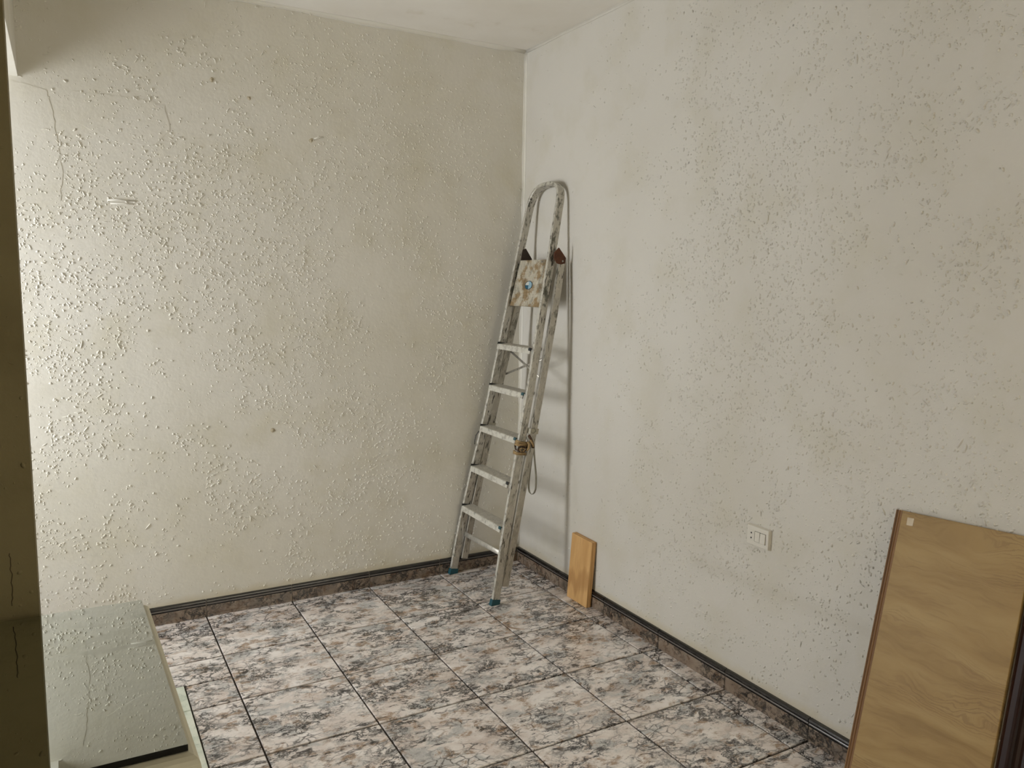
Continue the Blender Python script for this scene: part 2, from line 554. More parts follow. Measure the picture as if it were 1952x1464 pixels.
k = NT('black_glass')
v = k.coord('Object')
sm = k.noise(k.coord('Object', (1.0, 2.2, 1.0)), 7, 6, 0.7, 0.6)
sm2 = k.noise(v, 2.2, 3, 0.5)
msk = k.math('MULTIPLY', k.ramp(sm.outputs['Fac'], [(0.52, BW0), (0.66, BW1)]), k.ramp(sm2.outputs['Fac'], [(0.45, BW0), (0.6, BW1)]))
k.l(k.mix(k.math('MULTIPLY', msk, 0.6), (0.52, 0.535, 0.50, 1), (0.36, 0.37, 0.33, 1)), k.b.inputs['Base Color'])
k.l(k.math('ADD', k.math('MULTIPLY', msk, 0.10), 0.012), k.b.inputs['Roughness'])
k.set(Metallic=1.0)
M_GLASSTOP = k.m

k = NT('window_glass')
t = k.t
tr = k.n('ShaderNodeBsdfTransparent')
gl = k.n('ShaderNodeBsdfGlossy')
gl.inputs['Roughness'].default_value = 0.02
fr = k.n('ShaderNodeFresnel')
fr.inputs['IOR'].default_value = 1.45
mx = k.n('ShaderNodeMixShader')
k.l(fr.outputs[0], mx.inputs[0]); k.l(tr.outputs[0], mx.inputs[1]); k.l(gl.outputs[0], mx.inputs[2])
k.l(mx.outputs[0], t.nodes['Material Output'].inputs['Surface'])
M_PANE = k.m

# ------------------------------------------------------------------ room shell
H = 2.5328
RX, RY = 3.30, 6.90            # window-wall plane and rear wall plane
LX0, LX1, LZ = 2.097, 2.32, 2.127    # lintel beam
ST_X, ST_Y0, ST_Y1 = 2.0572, 1.775, 1.832   # partition stub

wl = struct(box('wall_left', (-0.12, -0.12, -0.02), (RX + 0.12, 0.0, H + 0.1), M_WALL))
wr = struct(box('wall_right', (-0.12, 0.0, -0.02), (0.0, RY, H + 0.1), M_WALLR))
ceil = struct(box('ceiling', (0.0, 0.0, H), (RX, RY, H + 0.1), M_CEIL))
wp = struct(box('wall_partition', (ST_X, ST_Y0, 0.0), (RX, ST_Y1, H), M_STUB_SHADE), 'end of the partition wall, shade painted into its colour, with a fine crack')
tr1 = struct(box('trim_1', (LX0, 0.0, LZ), (LX1, ST_Y0, H), M_WALL), 'plastered lintel beam above the window alcove')

# window wall with its opening
bm = bmesh.new()
bm_box(bm, (RX, 0, -0.02), (RX + 0.12, WIN_Y0, H + 0.1))
bm_box(bm, (RX, WIN_Y1, -0.02), (RX + 0.12, PW_Y0, H + 0.1))
bm_box(bm, (RX, PW_Y1, -0.02), (RX + 0.12, RY, H + 0.1))
bm_box(bm, (RX, PW_Y0, -0.02), (RX + 0.12, PW_Y1, PW_Z0))
bm_box(bm, (RX, PW_Y0, PW_Z1), (RX + 0.12, PW_Y1, H + 0.1))
bm_box(bm, (RX, WIN_Y0, -0.02), (RX + 0.12, WIN_Y1, LOW_Z0))
bm_box(bm, (RX, WIN_Y0, WIN_Z1), (RX + 0.12, WIN_Y1, H + 0.1))
ww = struct(bm_obj('wall_window', bm, M_WALL))
fw = 0.035
def casement(name, z0, z1, WIN_Y0=WIN_Y0, WIN_Y1=WIN_Y1):
    bm = bmesh.new()
    bm_box(bm, (RX + 0.03, WIN_Y0, z0), (RX + 0.07, WIN_Y0 + fw, z1))
    bm_box(bm, (RX + 0.03, WIN_Y1 - fw, z0), (RX + 0.07, WIN_Y1, z1))
    bm_box(bm, (RX + 0.03, WIN_Y0 + fw, z0), (RX + 0.07, WIN_Y1 - fw, z0 + fw))
    bm_box(bm, (RX + 0.03, WIN_Y0 + fw, z1 - fw), (RX + 0.07, WIN_Y1 - fw, z1))
    w = struct(bm_obj(name, bm, M_PLASTIC))
    box('pane', (RX + 0.048, WIN_Y0 + fw, z0 + fw), (RX + 0.052, WIN_Y1 - fw, z1 - fw), M_PANE, w)
casement('window_1', WIN_Z0, WIN_Z1)
casement('window_2', LOW_Z0, WIN_Z0)
casement('fill_window', PW_Z0, PW_Z1, PW_Y0, PW_Y1)  # unseen window added to carry the fill light

# unseen wall added to keep fill light off the partition, same darkened stucco
struct(box('wall_light_blocker', (1.36, 3.86, 0.0), (RX, 3.98, H), M_STUB_SHADE))
struct(box('wall_rear', (-0.12, RY, -0.02), (RX + 0.12, RY + 0.12, H + 0.1), M_WALL))

# ------------------------------------------------------------------ floor: grout bed, tiles, marble slabs
floor = struct(box('floor', (0.0, 0.0, -0.05), (RX, RY, -0.0055), M_GROUT), 'granite-patterned ceramic floor tiles')
TX0, TP = 0.08756, 0.36
TY0, TQ = 0.40713, 0.36277
G, GY = 0.0058, 0.0082            # joint widths across X and across Y
SLX, SLY = 1.688, 0.590         # marble inset: X > SLX, Y > SLY

def tile_mesh(w, d):
    b = 0.0016
    zt, zb = 0.0, -0.010
    V = [(-w/2, -d/2, zb), (w/2, -d/2, zb), (w/2, d/2, zb), (-w/2, d/2, zb),
         (-w/2, -d/2, zt-b), (w/2, -d/2, zt-b), (w/2, d/2, zt-b), (-w/2, d/2, zt-b),
         (-w/2+b, -d/2+b, zt), (w/2-b, -d/2+b, zt), (w/2-b, d/2-b, zt), (-w/2+b, d/2-b, zt)]
    Fc = []
    for r in (0, 4):
        for q in range(4):
            Fc.append((r+q, r+(q+1) % 4, r+4+(q+1) % 4, r+4+q))
    Fc.append((8, 9, 10, 11))
    return V, Fc

TM = {}
def add_tile(x0, x1, y0, y1):
    x0, x1 = max(x0, 0.001), min(x1, RX - 0.001)
    y0, y1 = max(y0, 0.001), min(y1, RY - 0.001)
    w, d = x1 - x0 - G, y1 - y0 - GY
    if w < 0.012 or d < 0.012:
        return
    key = (round(w, 4), round(d, 4))
    if key not in TM:
        V, Fc = tile_mesh(w, d)
        me = bpy.data.meshes.new('tile')
        me.from_pydata(V, [], Fc)
        me.materials.append(M_TILE)
        TM[key] = me
    o = bpy.data.objects.new('tile', TM[key])
    o.location = ((x0 + x1) / 2, (y0 + y1) / 2, random.uniform(-0.0004, 0.0004))
    COL.objects.link(o)
    o.parent = floor

xs = [0.0] + [TX0 + i * TP for i in range(0, 9)] + [RX]
xs = [x for x in xs if x <= RX]
ys = [0.0] + [TY0 + j * TQ for j in range(-1, 18)] + [RY]
for xa, xb in zip(xs[:-1], xs[1:]):
    for ya, yb in zip(ys[:-1], ys[1:]):
        if yb <= SLY or xb <= SLX:
            add_tile(xa, xb, ya, yb)
        elif xa >= SLX and ya >= SLY:
            continue
        else:
            if ya < SLY:                      # part in front of the slab edge
                add_tile(xa, xb, ya, SLY)
                if xa < SLX < xb:
                    add_tile(xa, SLX, SLY, yb)
            elif xa < SLX:
                add_tile(xa, SLX, ya, yb)

def slab(y0, y1):
    o = box('marble_slab', (SLX + 0.002, y0 + 0.0015, -0.008), (RX - 0.002, y1 - 0.0015, 0.0035), M_MARBLE, floor, bevel=0.0012, seg=1)
    o['label'] = 'pale greenish-white marble slab let into the floor'
    return o
sy = [SLY, TY0 + TQ]
while sy[-1] < 6.1:
    sy.append(sy[-1] + 2 * TQ)
for a, b in zip(sy[:-1], sy[1:]):
    if a < ST_Y0 < b:
        slab(a, ST_Y0 - 0.002)
        slab(ST_Y1 + 0.002, b)
    else:
        slab(a, b)

# ------------------------------------------------------------------ skirting of moulded granite tiles
SK_H = 0.0754
PROF = [(0.0, 0.0), (0.0120, 0.0), (0.0120, 0.0500), (0.0095, 0.0512), (0.0095, 0.0530), (0.0128, 0.0545),
        (0.0132, 0.0575), (0.0118, 0.0600), (0.0096, 0.0610), (0.0096, 0.0625), (0.0130, 0.0640), (0.0142, 0.0675),
        (0.0132, 0.0720), (0.0085, 0.0750), (0.0, 0.0754)]

def skirting(name, joints, axis, label):
    """axis 'x': tiles run along X on wall Y=0; 'y': along Y on wall X=0"""
    a, b = joints[0], joints[-1]
    if axis == 'x':
        base = box(name, (a, 0.0, 0.0), (b, 0.0075, SK_H - 0.003), M_PALE)
    else:
        base = box(name, (0.0, a, 0.0), (0.0075, b, SK_H - 0.003), M_PALE)
    struct(base, label)
    for p, q in zip(joints[:-1], joints[1:]):
        p2, q2 = p + 0.0016, q - 0.0016
        mid = (p2 + q2) / 2
        rings = []
        for t_ in (p2 - mid, q2 - mid):
            rings.append([(t_, d, z) if axis == 'x' else (d, t_, z) for d, z in PROF])
        V, Fc = sweep(rings)
        bm = bmesh.new()
        vs = [bm.verts.new(x) for x in V]
        for f in Fc:
            bm.faces.new([vs[i] for i in f])
        o = bm_obj('skirting_tile', bm, M_SKIRT, base)
        o.location = (mid, 0, 0) if axis == 'x' else (0, mid, 0)

skirting('baseboard_left', [0.0135] + [TX0 + i * TP for i in range(1, 9)] + [RX], 'x', 'dark moulded granite skirting along the left wall')
skirting('baseboard_right', [0.0135, 0.078] + [TY0 + j * TQ for j in range(0, 18)] + [RY], 'y', 'dark moulded granite skirting along the right wall')

# ------------------------------------------------------------------ plaster drops of the stucco (real relief)
def value_noise(n=64):
    g = rng.random((n, n))
    def f(u, v):
        u = np.mod(u, n); v = np.mod(v, n)
        i, j = u.astype(int), v.astype(int)
        a, b = u - i, v - j
        a, b = a * a * (3 - 2 * a), b * b * (3 - 2 * b)
        i2, j2 = (i + 1) % n, (j + 1) % n
        return (g[i, j] * (1 - a) + g[i2, j] * a) * (1 - b) + (g[i, j2] * (1 - a) + g[i2, j2] * a) * b
    return f

def drops(name, parent, mat, origin, U, Vv, Nn, du, dv, density, mask, big=1.0, tall=1.0):
    """scatter flattened drops over a du x dv rectangle"""
    f1, f2, f3 = value_noise(), value_noise(), value_noise()
    N = int(du * dv * density * 2.2)
    u, w = rng.random(N) * du, rng.random(N) * dv
    p = 0.30 * f1(u * 3.1, w * 3.1) + 0.45 * f2(u * 9, w * 9) + 0.25 * f3(u * 22, w * 22)
    p = np.clip((p - 0.33) / 0.30, 0.04, 1.0) * mask(u, w)
    keep = rng.random(N) < p
    u, w = u[keep], w[keep]
    n = len(u)
    r = (0.0017 + 0.0036 * rng.random(n) ** 2.0) * big
    el = 1.0 + 0.6 * rng.random(n) + np.where(rng.random(n) < 0.07, rng.random(n) * 2.2, 0)
    th = rng.random(n) * math.pi
    hgt = r * (0.30 + 0.32 * rng.random(n)) * tall
    K = 7
    ang = np.arange(K) * 2 * math.pi / K
    jit = 0.75 + 0.5 * rng.random((n, K))
    P = np.zeros((n, 2 * K + 1, 3))
    for ring, (rad, hh) in enumerate(((1.0, -0.12), (0.66, 0.72))):
        a = np.cos(ang)[None, :] * jit * rad * (r * el)[:, None]
        b = np.sin(ang)[None, :] * jit * rad * (r / np.sqrt(el))[:, None]
        P[:, ring * K:(ring + 1) * K, 0] = u[:, None] + a * np.cos(th)[:, None] - b * np.sin(th)[:, None]
        P[:, ring * K:(ring + 1) * K, 1] = w[:, None] + a * np.sin(th)[:, None] + b * np.cos(th)[:, None]
        P[:, ring * K:(ring + 1) * K, 2] = (hgt * hh)[:, None]
    P[:, 2 * K, 0], P[:, 2 * K, 1], P[:, 2 * K, 2] = u, w, hgt
    O, U, Vv, Nn = map(np.array, (origin, U, Vv, Nn))
    co = O + P[..., 0:1] * U + P[..., 1:2] * Vv + P[..., 2:3] * Nn
    quads, tris = [], []
    for q in range(K):
        q2 = (q + 1) % K
        quads.append((q, q2, K + q2, K + q))
        tris.append((K + q, K + q2, 2 * K))
    base = (np.arange(n) * (2 * K + 1))[:, None, None]
    Q = (base + np.array(quads)[None]).reshape(-1, 4)
    T = (base + np.array(tris)[None]).reshape(-1, 3)
    if np.dot(np.cross(U, Vv), Nn) < 0:
        Q, T = Q[:, ::-1], T[:, ::-1]
    me = bpy.data.meshes.new(name)
    nv = n * (2 * K + 1)
    me.vertices.add(nv)
    me.vertices.foreach_set('co', co.reshape(-1).astype(np.float32))
    nl = Q.size + T.size
    me.loops.add(nl)
    me.loops.foreach_set('vertex_index', np.concatenate([Q.reshape(-1), T.reshape(-1)]).astype(np.int32))
    npoly = len(Q) + len(T)
    me.polygons.add(npoly)
    starts = np.concatenate([np.arange(len(Q)) * 4, Q.size + np.arange(len(T)) * 3]).astype(np.int32)
    me.polygons.foreach_set('loop_start', starts)
    me.polygons.foreach_set('use_smooth', np.ones(npoly, bool))
    me.update()
    me.validate()
    me.materials.append(mat)
    o = bpy.data.objects.new(name, me)
    COL.objects.link(o)
    o.parent = parent
    o['kind'] = 'stuff'
    return o

sst = lambda x, a, b: np.clip((x - a) / (b - a), 0, 1) ** 2 * (3 - 2 * np.clip((x - a) / (b - a), 0, 1))
def mask_left(u, w):       # u along X, w along Z
    m = 0.35 + 0.65 * sst(u, 0.05, 0.35)
    m *= 0.45 + 0.55 * sst(2.45 - w, 0.0, 0.5)
    return m * (1 - sst(w, 2.44, 2.50))
def mask_right(u, w):      # u along Y
    m = 0.03 + 0.97 * sst(u, 0.45, 1.5)
    m *= 0.5 + 0.5 * sst(2.45 - w, 0.0, 0.7)
    return m * (1 - sst(w, 2.44, 2.50))
drops('plaster_drops', wl, M_WALL, (0.02, 0, 0.09), (1, 0, 0), (0, 0, 1), (0, 1, 0), RX - 0.04, H - 0.10, 2900, mask_left)
drops('plaster_drops', wr, M_WALLR, (0, 0.02, 0.09), (0, 1, 0), (0, 0, 1), (1, 0, 0), 3.3, H - 0.10, 2900, mask_right, 1.0, 1.7)
drops('plaster_drops', wp, M_STUB_SHADE, (ST_X + 0.005, ST_Y1, 0.02), (1, 0, 0), (0, 0, 1), (0, 1, 0), 0.6, H - 0.05, 500, lambda u, w: np.ones_like(u), 0.8)

# rounded plaster coves where walls and ceiling meet
def cove(name, p0, p1, a, b, r, parent, mat):
    p0, p1, a, b = Vector(p0), Vector(p1), Vector(a), Vector(b)
    rings = []
    m = 40
    for i in range(m + 1):
        p = p0.lerp(p1, i / m)
        rr = r * (0.75 + 0.5 * random.random())
        ring = [p - (a + b) * 0.004]
        for q in range(6):
            t_ = q / 5 * math.pi / 2
            ring.append(p + a * (rr * (1 - math.sin(t_))) + b * (rr * (1 - math.cos(t_))))
        rings.append(ring)
    V, Fc = sweep(rings)
    bm = bmesh.new()
    vs = [bm.verts.new(x) for x in V]
    for f in Fc:
        bm.faces.new([vs[i] for i in f])
    return bm_obj(name, bm, mat, parent, smooth=True)
cove('plaster_cove', (0, 0, H), (RX, 0, H), (0, 1, 0), (0, 0, -1), 0.016, wl, M_WALL)
cove('plaster_cove', (0, 0, H), (0, RY, H), (1, 0, 0), (0, 0, -1), 0.010, wr, M_WALLR)
cove('plaster_cove', (0, 0, SK_H), (0, 0, H), (1, 0, 0), (0, 1, 0), 0.012, wl, M_WALL)

# crack in the partition
pts = [(2.0965, ST_Y1 + 0.0004, 0.935)]
z = 0.935
while z > 0.84:
    z -= random.uniform(0.004, 0.009)
    pts.append((2.0955 + random.uniform(-0.003, 0.003), ST_Y1 + 0.0004, z))
tube('crack', pts, 0.0006, plain('crack_brown', (62, 50, 32), 0.9), wp, n=5)

# knocks and old fixing holes in the left wall
M_MARK = plain('plaster_mark', (196, 184, 158), 0.8, 0.0, 0.3, 90)
def mark(x, z, r, hole=True):
    n = 9
    V = [(x, 0.004, z)]
    for q in range(n):
        a = 2 * math.pi * q / n
        rr = r * random.uniform(0.7, 1.3)
        V.append((x + math.cos(a) * rr, 0.0005, z + math.sin(a) * rr))
    Fc = [(0, 1 + (q + 1) % n, 1 + q) for q in range(n)]
    o = mesh_obj('plaster_chip', V, Fc, M_MARK, wl)
    if hole:
        cyl('fixing_hole', (x - r * 0.2, 0.0035, z), (0, 1, 0), r * 0.16, 0.001, M_HOLE, wl, n=8)
mark(1.047, 2.01, 0.009)
mark(1.441, 2.204, 0.009)
mark(1.298, 2.152, 0.007)
mark(1.233, 0.779, 0.011, False)
def dash(pts, r):
    tube('plaster_scratch', pts, r, M_WALL, wl, n=6, flat=0.5, up=(0, 1, 0))
dash([(1.035, 0.002, 2.018), (1.015, 0.003, 2.026), (0.995, 0.002, 2.028)], 0.003)
dash([(1.83, 0.001, 1.712), (1.79, 0.002, 1.716), (1.73, 0.001, 1.714)], 0.003)
dash([(1.82, 0.001, 1.700), (1.77, 0.002, 1.703), (1.74, 0.001, 1.702)], 0.002)

# thin skim of filler beside the lintel, with a ragged edge
def skim(outline, t_=0.0009):
    P = []
    n = len(outline)
    for i in range(n):
        a, b = outline[i], outline[(i + 1) % n]
        m = max(1, int(math.dist(a, b) / 0.018))
        for q in range(m):
            f = q / m
            P.append((a[0] + (b[0] - a[0]) * f + random.uniform(-0.0035, 0.0035), a[1] + (b[1] - a[1]) * f + random.uniform(-0.0035, 0.0035)))
    n = len(P)
    V = [(x, -0.0005, z) for x, z in P] + [(x, t_, z) for x, z in P]
    Fc = [tuple(range(n, 2 * n))] + [(i, (i + 1) % n, n + (i + 1) % n, n + i) for i in range(n)]
    bm = bmesh.new()
    vs = [bm.verts.new(v) for v in V]
    for f in Fc:
        bm.faces.new([vs[i] for i in f])
    bm_obj('plaster_skim', bm, M_WALL, wl)
skim([(2.45, 2.115), (2.08, 2.108), (2.01, 2.092), (1.995, 2.02), (1.985, 1.93), (1.975, 1.80), (1.985, 1.70), (2.45, 1.68)])
skim([(1.93, 2.10), (1.70, 2.098), (1.62, 2.085), (1.60, 1.99), (1.66, 1.93), (1.80, 1.93), (1.92, 1.99)])

# ------------------------------------------------------------------ step ladder
TH = math.radians(10.72)
lad = empty('step_ladder', (0.403, 0.0, 0.0), (0, -TH, 0))
tag(lad, 'paint-splattered folded aluminium step ladder leaning in the room corner', 'ladder')
# local axes: x = towards the room (off), y = along the right wall, z = up the ladder (s)
def smooth_path(knots, step=0.03):
    """Catmull-Rom through (y, s) knots"""
    K = [knots[0]] + knots + [knots[-1]]
    out = []
    for i in range(1, len(K) - 2):
        p0, p1, p2, p3 = [np.array(K[j]) for j in (i - 1, i, i + 1, i + 2)]
        m = max(2, int(np.linalg.norm(p2 - p1) / step))
        for q in range(m):
            t_ = q / m
            out.append(0.5 * ((2 * p1) + (-p0 + p2) * t_ + (2 * p0 - 5 * p1 + 4 * p2 - p3) * t_**2 + (-p0 + 3 * p1 - 3 * p2 + p3) * t_**3))
    out.append(np.array(knots[-1]))
    return [tuple(p) for p in out]

def rail_mesh(path, hw, x0, x1, ch=0.002):
    """box-section rail along a (y,s) path, x from x0 (front) to x1 (back)"""
    rings = []
    m = len(path)
    for i, (y, s) in enumerate(path):
        a = path[max(0, i - 1)]
        b = path[min(m - 1, i + 1)]
        t_ = np.array([b[0] - a[0], b[1] - a[1]])
        t_ /= np.linalg.norm(t_)
        nrm = np.array([t_[1], -t_[0]])
        ring = []
        for (q, x) in ((-hw, x0 - ch), (-hw + ch, x0), (hw - ch, x0), (hw, x0 - ch), (hw, x1 + ch), (hw - ch, x1), (-hw + ch, x1), (-hw, x1 + ch)):
            ring.append((x, y + nrm[0] * q, s + nrm[1] * q))
        rings.append(ring)
    return sweep(rings)

def rail(name, path, hw, x0, x1, mat, parent):
    V, Fc = rail_mesh(path, hw, x0, x1)
    bm = bmesh.new()
    vs = [bm.verts.new(v) for v in V]
    for f in Fc:
        bm.faces.new([vs[i] for i in f])
    return bm_obj(name, bm, mat, parent)

w2 = 0.008
knots = [(0.024, 0.018), (0.028, 0.25), (0.048, 0.50), (0.079, 0.77), (0.096, 1.0), (0.109, 1.30), (0.123, 1.60), (0.135, 1.78),
         (0.146, 1.845), (0.166, 1.880), (0.198, 1.902), (0.238, 1.911), (0.282, 1.912), (0.325, 1.910), (0.360, 1.899), (0.385, 1.874),
         (0.396, 1.835), (0.399, 1.78), (0.408, 1.60), (0.420, 1.30), (0.432, 1.03), (0.439, 0.60), (0.444, 0.36), (0.461, 0.018)]
front = rail('front_frame', smooth_path(knots), w2, 0.0, -0.037, M_ALU, lad)

# rubber feet with level soles
def foot(yc):
    ct, st_ = math.cos(TH), math.sin(TH)
    def loc(X, Yv, Z):     # world offset -> ladder local
        return (X * ct + Z * st_, Yv, -X * st_ + Z * ct)
    a, b = 0.0125, 0.0035
    bm = bmesh.new()
    bot = [loc(0.003 + 0.0015, yc - a, 0.0015), loc(0.003 + 0.0015, yc + a, 0.0015), loc(-0.040, yc + a, 0.0015), loc(-0.040, yc - a, 0.0015)]
    top = [(0.0025, yc - a + 0.002, 0.030), (0.0025, yc + a - 0.002, 0.030), (-0.0395, yc + a - 0.002, 0.030), (-0.0395, yc - a + 0.002, 0.030)]
    bm_hex(bm, bot + top)
    return bm_obj('rubber_foot', bm, M_TEAL, lad, bevel=0.0015)
foot(0.0265)
foot(0.460)

# steps
def interp(side, s):
    L = [(0.018, 0.024), (0.25, 0.028), (0.5, 0.048), (0.77, 0.079), (1.0, 0.096), (1.3, 0.109), (1.6, 0.123)]
    Rr = [(0.018, 0.461), (0.36, 0.444), (0.6, 0.439), (1.03, 0.432), (1.3, 0.420), (1.6, 0.408)]
    T_ = L if side == 'L' else Rr
    return float(np.interp(s, [a for a, b in T_], [b for a, b in T_]))

for i, s in enumerate((0.350, 0.552, 0.753, 0.956, 1.157)):
    yl, yr = interp('L', s) + 0.0082, interp('R', s) - 0.0082
    # profile in (x, z): deep front lip, ribbed tread, short back lip
    dx, rise = 0.052, 0.012
    prof = [(0.008, s - 0.026), (0.0085, s - 0.003), (0.006, s)]
    nrib = 8
    for q in range(nrib):
        t0, t1, t2 = q / nrib, (q + 0.5) / nrib, (q + 0.9) / nrib
        for t_, dz in ((t0 + 0.03, 0.0), (t1, 0.0), (t1 + 0.02, -0.0016), (t2, -0.0016)):
            prof.append((0.004 - dx * t_, s + rise * t_ + dz))
    prof += [(-0.050, s + rise), (-0.050, s + rise - 0.014), (-0.0475, s + rise - 0.014), (-0.0475, s + rise - 0.004),
             (0.004, s - 0.005), (0.005, s - 0.026)]
    rings = [[(x, yy, z_) for x, z_ in prof] for yy in (yl, yr)]
    V, Fc = sweep(rings, caps=False)
    bm = bmesh.new()
    vs = [bm.verts.new(v) for v in V]
    for f in Fc:
        bm.faces.new([vs[j] for j in f])
    st = bm_obj('step', bm, M_STEP, lad)
    # end plugs
    plug_mat = M_TEAL if i in (0, 2, 3) else M_BLACKISH
    pm = bmesh.new()
    bm_box(pm, (0.0035, yr - 0.014, s - 0.012), (0.0125, yr + 0.003, s + 0.002))
    bm_obj('end_plug', pm, plug_mat, st, bevel=0.003)
    pm = bmesh.new()
    bm_box(pm, (-0.040, yl - 0.0006, s - 0.003), (0.0092, yl + 0.0016, s + 0.009))
    bm_obj('end_plug', pm, M_BLACKISH, st, bevel=0.0008)
    for yy in (yl, yr):
        sg = 1 if yy == yr else -1
        cyl('rivet', (-0.018, yy + sg * 0.0165, s - 0.006), (0, sg, 0), 0.0035, 0.002, M_STEEL, lad, n=10)

# folded platform with ribs
pl, pr, ps0, ps1 = 0.128, 0.398, 0.0, 0.0
PX = -0.014
bm = bmesh.new()
ylb, yrb, ylt, yrt = 0.122, 0.404, 0.148, 0.396
s0, s1 = 1.346, 1.562
nr = 26
rings = []
for q in range(nr + 1):
    for dq, dx in ((0.0, 0.0), (0.55, 0.0), (0.65, -0.0012), (0.9, -0.0012)):
        t_ = min(1.0, (q + dq) / nr)
        if q == nr and dq > 0:
            continue
        yl = ylb + (ylt - ylb) * t_
        yr = yrb + (yrt - yrb) * t_
        s = s0 + (s1 - s0) * t_
        rings.append([(PX + dx, yl, s), (PX + dx, yr, s), (PX - 0.012, yr, s), (PX - 0.012, yl, s)])
V, Fc = sweep(rings)
vs = [bm.verts.new(v) for v in V]
for f in Fc:
    bm.faces.new([vs[j] for j in f])
plat = bm_obj('platform', bm, M_PLAT, lad)
cyl('pivot_knob', (PX - 0.004, 0.118, 1.352), (0, -1, 0), 0.007, 0.008, M_STEEL, plat, n=14, bevel=0.002)
cyl('pivot_knob', (PX + 0.0002, 0.345, 1.553), (1, 0, 0), 0.006, 0.004, M_STEEL, plat, n=14, bevel=0.002)

# round two-tone emblem in the middle of the platform
def sector(name, cy, cs, r0, r1, a0, a1, x, mat, parent):
    n = 10
    A = [a0 + (a1 - a0) * q / n for q in range(n + 1)]
    V, Fc = [], []
    for a in A:
        V += [(x, cy + math.cos(a) * r0 * 1.32, cs + math.sin(a) * r0 * 0.80), (x, cy + math.cos(a) * r1 * 1.32, cs + math.sin(a) * r1 * 0.80)]
    n2 = len(V)
    V += [(x - 0.0012, p[1], p[2]) for p in V]
    for q in range(n):
        i = q * 2
        Fc.append((i, i + 1, i + 3, i + 2))
        Fc.append((i + 1, n2 + i + 1, n2 + i + 3, i + 3))
    return mesh_obj(name, V, Fc, mat, parent)
CY, CS, XR = 0.266, 1.444, PX + 0.0016
stk = sector('round_emblem', CY, CS, 0.0225, 0.0265, 0, 2 * math.pi, XR, M_S_RING, plat)
stk['label'] = 'round emblem with pale and teal quarters'
for a0, m_ in ((0, M_S_BLUE), (math.pi / 2, M_S_WHITE), (math.pi, M_S_TEAL), (1.5 * math.pi, M_S_BLUE)):
    sector('emblem_quarter', CY, CS, 0.0, 0.0222, a0 + 0.04, a0 + math.pi / 2 - 0.04, XR, m_, stk)

# rear frame
kl = [(0.031, 0.085), (0.036, 0.30), (0.062, 0.80), (0.078, 1.0), (0.108, 1.35), (0.121, 1.56)]
kr = [(0.446, 0.085), (0.449, 0.40), (0.449, 0.70), (0.449, 1.04), (0.444, 1.35), (0.432, 1.56)]
rl = rail('rear_leg', smooth_path(kl, 0.1), 0.009, -0.045, -0.079, M_ALU_REAR, lad)
rr_ = rail('rear_leg', smooth_path(kr, 0.1), 0.009, -0.045, -0.079, M_ALU_REAR, lad)
# lower rounded brace and thin crossed stays
tube('brace_bar', [(-0.041, 0.034, 0.207), (-0.041, 0.24, 0.214), (-0.041, 0.452, 0.222)], 0.0125, M_STEP, lad, n=10, flat=0.32)
for a, b in (((-0.0805, 0.076, 1.137), (-0.0805, 0.446, 1.018)), ((-0.0825, 0.076, 1.018), (-0.0825, 0.446, 1.140))):
    tube('cross_stay', [a, tuple((np.array(a) + np.array(b)) / 2), b], 0.0055, M_ALU_REAR, lad, n=8, flat=0.22)

# thin stay wire low on the left rail
tube('stay_wire', [(-0.010, 0.0345, 0.30), (-0.03, 0.040, 0.20), (-0.042, 0.034, 0.115)], 0.0014, M_STEP, lad, n=6)

# hinge brackets
def bracket(y0, y1, pts, mat, label):
    bm = bmesh.new()
    A = [bm.verts.new((x, y0, s)) for x, s in pts]
    B = [bm.verts.new((x, y1, s)) for x, s in pts]
    n = len(pts)
    bm.faces.new(A[::-1]); bm.faces.new(B)
    for q in range(n):
        bm.faces.new((A[q], A[(q + 1) % n], B[(q + 1) % n], B[q]))
    o = bm_obj('hinge_bracket', bm, mat, lad, bevel=0.0012, seg=1)
    o['label'] = label
    return o
br = bracket(0.4365, 0.4425, [(-0.030, 1.618), (-0.076, 1.581), (-0.0765, 1.557), (-0.055, 1.546), (-0.033, 1.548), (-0.014, 1.567), (-0.012, 1.592)], M_RUST, 'rusty brown hinge bracket')
cyl('rivet', (-0.022, 0.4425, 1.585), (0, 1, 0), 0.005, 0.003, M_RUST, lad, n=12, bevel=0.001)
cyl('rivet', (-0.060, 0.4425, 1.563), (0, 1, 0), 0.004, 0.003, M_STEEL, lad, n=12, bevel=0.001)
bracket(0.130, 0.1335, [(-0.024, 1.618), (-0.041, 1.626), (-0.084, 1.584), (-0.080, 1.552), (-0.050, 1.548), (-0.025, 1.562)], M_RUSTD, 'blackened rusty hinge bracket')

# cord lashing round the right-hand rails
def lash(s, x0, x1, y0, y1, r, mat, wob=0.003, tilt=0.0, name='cord_wrap'):
    P = []
    for (x, y) in ((x0, y0), (x0, (y0 + y1) / 2), (x0, y1), ((x0 + x1) / 2, y1 + 0.001), (x1, y1), (x1, (y0 + y1) / 2), (x1, y0), ((x0 + x1) / 2, y0)):
        P.append((x, y, s + tilt * (x - x0) + random.uniform(-wob, wob)))
    return tube(name, P, r, mat, lad, closed=True, n=8)
yb0, yb1 = 0.4275, 0.4515
for q, s in enumerate((0.733, 0.740, 0.725)):
    lash(s, 0.004, -0.041, yb0 - 0.001, yb1 + 0.001, 0.0050, M_ROPE, 0.0015)
for s in (0.686, 0.692):
    lash(s, 0.004, -0.041, yb0 - 0.001, yb1 + 0.002, 0.0046, M_ROPE, 0.0015)
lash(0.712, 0.005, -0.040, yb0 - 0.002, yb1 + 0.004, 0.0028, M_ROPED, 0.010)
